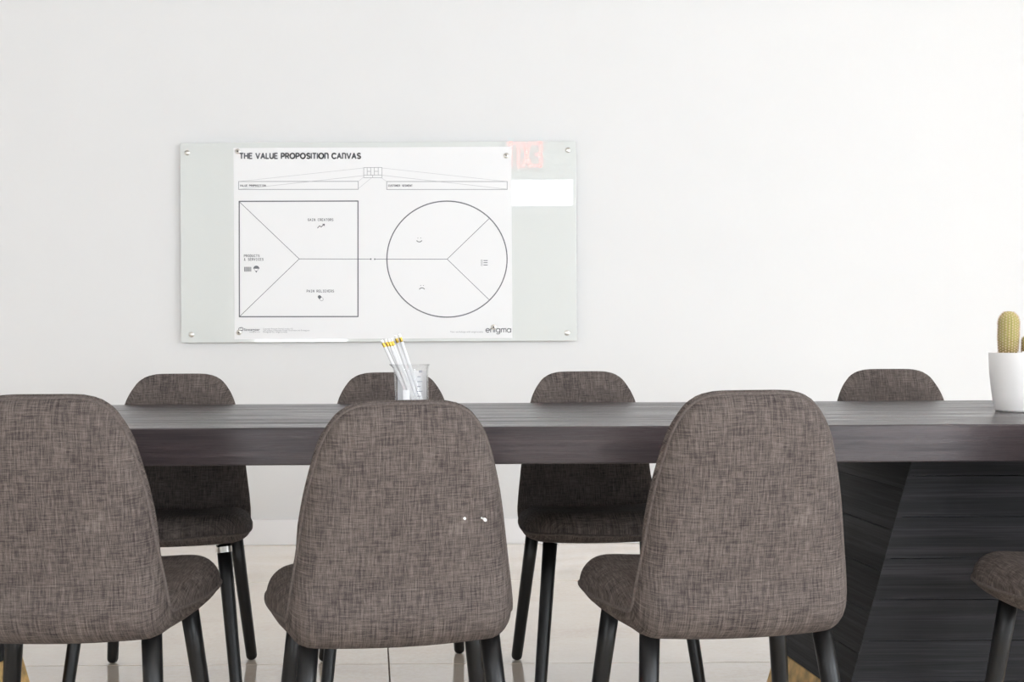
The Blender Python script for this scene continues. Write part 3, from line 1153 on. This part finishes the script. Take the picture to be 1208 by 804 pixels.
def beaker_mesh():
    seg = 48
    prof = [(0.001, 0.0), (ro - .008, 0.0), (ro - .002, .002), (ro, .008), (ro, .05), (ro, hb - .012), (ro + .0015, hb - .005), (ro + .004, hb - .001), (ro + .0042, hb),
            (ro + .003, hb + .0004), (ro + .001, hb - .003), (ro - wall_t, hb - .012), (ro - wall_t, .05), (ro - wall_t, .009), (ro - .008, .0045), (0.001, .0045)]
    m = MB()
    vv, ff = [], []
    for r, z in prof:
        for k in range(seg):
            a = 2 * math.pi * k / seg
            rr = r
            if z > hb - .02:
                d = abs((a - math.pi + math.pi) % (2 * math.pi) - math.pi)
                rr += .011 * math.exp(-(d / .20)**2) * ((z - hb + .02) / .02)**1.5
            vv.append((rr * math.cos(a), rr * math.sin(a), z))
    n = len(prof)
    for i in range(n - 1):
        for k in range(seg):
            k2 = (k + 1) % seg
            ff.append((i * seg + k, i * seg + k2, (i + 1) * seg + k2, (i + 1) * seg + k))
    ff.append(tuple(range(seg - 1, -1, -1)))
    ff.append(tuple((n - 1) * seg + k for k in range(seg)))
    return m.add(vv, ff)


beaker_mesh().build('beaker_body', 'thin_glass', beaker, smooth=True)


def patch(m, a0, a1, z0, z1, r):
    n = max(2, int(abs(a1 - a0) / 6))
    vv = []
    for rr in (r, r + .0003):
        for k in range(n + 1):
            a = R(a0 + (a1 - a0) * k / n)
            for z in (z0, z1):
                vv.append((rr * math.cos(a), rr * math.sin(a), z))
    o = 2 * (n + 1)
    ff = []
    for k in range(n):
        ff.append((2 * k, 2 * k + 1, 2 * k + 3, 2 * k + 2))
        ff.append((o + 2 * k, o + 2 * k + 2, o + 2 * k + 3, o + 2 * k + 1))
    return m.add(vv, ff)


patch(MB(), 22, 158, .010, .104, ro - wall_t - .0009).build('paper_label', 'printw', beaker)['label'] = 'white label on the back of the glass'
# printed patch on the front left and graduation marks on the front right of the glass
patch(MB(), -116, -92, .012, .056, ro + .0003).build('marking_patch', 'printw', beaker)
for k in range(6):
    w = 20 if k % 2 == 0 else 13
    patch(MB(), -66, -66 + w, .026 + k * .0125, .0285 + k * .0125, ro + .0003).build('graduation_mark', 'print', beaker)
patch(MB(), -60, -48, .100, .106, ro + .0003).build('graduation_mark', 'print', beaker)


def pencil(top, bot, lab):
    top, bot = Vector(top), Vector(bot)
    root = empty('pencil')
    root.location = bot
    d = (top - bot)
    L = d.length
    q = Vector((0, 0, 1)).rotation_difference(d.normalized())
    root.rotation_mode = 'QUATERNION'
    root.rotation_quaternion = q
    r = .0041
    MB().lathe([(.0006, 0), (.0009, .003), (r * .98, .022), (r, .024), (r, L - .020)], 6).build('shaft', 'pencil', root)
    MB().lathe([(r * .98, L - .020), (r * 1.06, L - .019), (r * 1.0, L - .016), (r * 1.06, L - .014), (r * 1.0, L - .012), (r * 1.06, L - .009), (r, L - .008)], 16).build('ferrule', 'ferrule', root, smooth='angle')
    MB().lathe([(r * .9, L - .008), (r * .92, L - .001), (r * .75, L)], 16).build('eraser', 'eraser', root, smooth='angle')
    tag(root, lab, 'pencil', 'white pencils in the beaker')
    return root


# bottom point, rim point (both relative to the beaker axis), height of the end
PENC = [((.005, .000), (-.0466, .000), .184, 'white pencil with gold ferrule, leftmost in the glass beaker'),
        ((.016, .012), (-.0365, .008), .186, 'white pencil in the glass beaker, second ferrule from the left'),
        ((.012, -.012), (-.0310, -.018), .187, 'white pencil in the glass beaker, third ferrule from the left'),
        ((.014, .022), (-.0285, .0235), .188, 'white pencil in the glass beaker, fourth ferrule from the left'),
        ((.024, -.010), (-.0120, -.034), .196, 'white pencil in the glass beaker, second tallest and right of the cluster'),
        ((.033, -.004), (-.0015, -.036), .1985, 'tallest white pencil, rightmost in the glass beaker')]
for (b, r_, zt, lab) in PENC:
    k = (zt - .0052) / (.118 - .0052)
    bot = Vector((bxw + b[0], DB + b[1], TZ + .0052))
    top = Vector((bxw + b[0] + (r_[0] - b[0]) * k, DB + b[1] + (r_[1] - b[1]) * k, TZ + zt))
    pencil(top, bot, lab)

# ------------------------------------------------------------------ potted cactus
DPOT = 3.05
sp = F / DPOT
potx = (1209 - 604 - .0052 * 60) / sp
pot = empty('potted_cactus', (potx, DPOT, TZ))
tag(pot, 'small spiny cactus in a tapered white pot at the right end of the table', 'plant')
HP = 0.145
MB().lathe([(.010, .0), (.064, 0), (.0685, .002), (.0705, .006), (.0750, .03), (.0795, .065), (.0825, .105), (.0838, .143), (.0834, HP), (.0810, HP), (.0800, .143), (.0780, .124), (.001, .124)],
           64).build('pot', 'ceramic', pot, smooth='angle')
MB().lathe([(.001, .125), (.0765, .125), (.0755, .135), (.001, .138)], 40).build('soil', 'soil', pot, smooth='angle')
pm = MB()
for k in range(150):
    a, rr = random.uniform(0, 2 * math.pi), 0.072 * math.sqrt(random.random())
    c = Vector((rr * math.cos(a), rr * math.sin(a), random.uniform(.140, .1455)))
    s = random.uniform(.0025, .0048)
    v = [c + Vector((s * x * random.uniform(.8, 1.3), s * y * random.uniform(.8, 1.3), s * .8 * z)) for x, y, z in
         ((1, 0, 0), (0, 1, 0), (-1, 0, 0), (0, -1, 0), (.6, .6, .7), (-.6, .6, .7), (-.6, -.6, .7), (.6, -.6, .7), (0, 0, 1), (0, 0, -1))]
    pm.add(v, [(0, 1, 4), (1, 2, 5), (2, 3, 6), (3, 0, 7), (0, 4, 7), (1, 5, 4), (2, 6, 5), (3, 7, 6), (4, 5, 8), (5, 6, 8), (6, 7, 8), (7, 4, 8), (1, 0, 9), (2, 1, 9), (3, 2, 9), (0, 3, 9)])
tag(pm.build('pebbles', 'pebble', pot), kind='stuff')['label'] = 'white pebbles covering the soil'


def cactus(cx, cy, r, h, ribs, tilt, z0=.130):
    m = MB()
    seg, rows = ribs * 4, 30
    vv, ff = [], []

    def rad(t):
        if t < .72:
            return r * (.82 + .18 * math.sin(math.pi / 2 * min(1, t / .5)))
        return r * math.sqrt(max(0.0, 1 - ((t - .72) / .28)**2.2)) + .0004

    for i in range(rows):
        t = 1 - (1 - i / (rows - 1))**1.4
        for k in range(seg):
            a = 2 * math.pi * k / seg
            rr = rad(t) * (1 + .05 * math.cos(ribs * a))
            vv.append((rr * math.cos(a), rr * math.sin(a), t * h))
    for i in range(rows - 1):
        for k in range(seg):
            k2 = (k + 1) % seg
            ff.append((i * seg + k, i * seg + k2, (i + 1) * seg + k2, (i + 1) * seg + k))
    ff.append(tuple((rows - 1) * seg + k for k in range(seg)))
    o = m.add(vv, ff).build('cactus_stem', 'cactus', pot, smooth=True, loc=(cx, cy, z0))
    o.rotation_euler = tilt
    s, s2 = MB(), MB()
    nz = int(h / .0062)
    for k in range(ribs):
        a = 2 * math.pi * k / ribs
        for i in range(nz):
            t = (i + .5 + .5 * (k % 2)) / nz
            if t > .985:
                continue
            rr = rad(t) * 1.07
            p = Vector((rr * math.cos(a), rr * math.sin(a), t * h))
            up = max(0, (t - .72) / .28)
            out = Vector((math.cos(a) * (1 - up * .8), math.sin(a) * (1 - up * .8), up)).normalized()
            tan = Vector((-math.sin(a), math.cos(a), 0))
            ver = out.cross(tan)
            for e in range(5):
                qa, qb = 2 * math.pi * e / 5, 2 * math.pi * (e + 1) / 5
                s2.add([p + out * .0014, p + (tan * math.cos(qa) + ver * math.sin(qa)) * .0017 - out * .0004, p + (tan * math.cos(qb) + ver * math.sin(qb)) * .0017 - out * .0004], [(0, 1, 2)])
            for j in range(7):
                q = 2 * math.pi * j / 7 + random.uniform(-.3, .3)
                d = (out * random.uniform(.4, 1.0) + (tan * math.cos(q) + ver * math.sin(q)) * .9).normalized()
                l = random.uniform(.0035, .0058)
                b = d.orthogonal().normalized() * .00045
                c = d.cross(b)
                s.add([p + b, p - b * .5 + c, p - b * .5 - c, p + d * l], [(0, 1, 3), (1, 2, 3), (2, 0, 3)])
    tag(s2.build('areoles', 'areole', o), kind='stuff')['label'] = 'pale woolly areoles'
    so = s.build('spines', 'spine', o)
    tag(so, kind='stuff')['label'] = 'short tan spines'
    return o


cactus((1187 - 1209) / sp, -.012, .0228, .117, 20, (0, R(1.5), 0))
cactus((1214 - 1209) / sp, -.020, .0245, .060, 18, (0, R(3), 0))
cactus(.030, .026, .024, .048, 16, (R(-6), R(6), 0))

# ------------------------------------------------------------------ hanging exit sign (seen mirrored in the glass board)
SY = 0.0
sx_, sz_ = 0.105, 2.66
ex = empty('exit_sign', (sx_, SY, sz_))
tag(ex, 'white ceiling-hung sign with lit red letters reading EXIT, mirrored in the glass board', 'sign')
MB().box(-.22, .22, -.03, .0, -.165, .165).build('housing', 'signbox', ex, bevel=.006)
for s in (-1, 1):
    MB().tube([(s * .13, -.015, .165), (s * .13, -.015, ZC - sz_)], .006, 10).build('hanger_rod', 'signbox', ex)


def exit_letter(strokes):
    m = MB()
    for (x0_, z0_), (x1_, z1_) in strokes:
        a, b = Vector((x0_, 0, z0_)), Vector((x1_, 0, z1_))
        d = (b - a).normalized()
        n = Vector((-d.z, 0, d.x)) * .0130
        p = [a - n, b - n, b + n, a + n]
        m.hexa([Vector((v.x, .001, v.z)) for v in p] + [Vector((v.x, .008, v.z)) for v in p])
    return m


# the sign faces the board (+y), so it reads from that side: x runs to the left
h = .12
for ch, cx in (('E', -.136), ('X', -.040), ('I', .037), ('T', .107)):
    cx = -cx
    w = .036
    st = {'E': [((w, -h), (w, h)), ((w, h - .016), (-w, h - .016)), ((w, 0), (-w * .7, 0)), ((w, -h + .016), (-w, -h + .016))],
          'X': [((w, -h), (-w, h)), ((w, h), (-w, -h))],
          'I': [((0, -h), (0, h))],
          'T': [((0, -h), (0, h)), ((w, h - .016), (-w, h - .016))]}[ch]
    exit_letter([((x1 + cx, z1_), (x2 + cx, z2_)) for (x1, z1_), (x2, z2_) in st]).build('letter', 'exit', ex)['label'] = 'lit red letter ' + ch
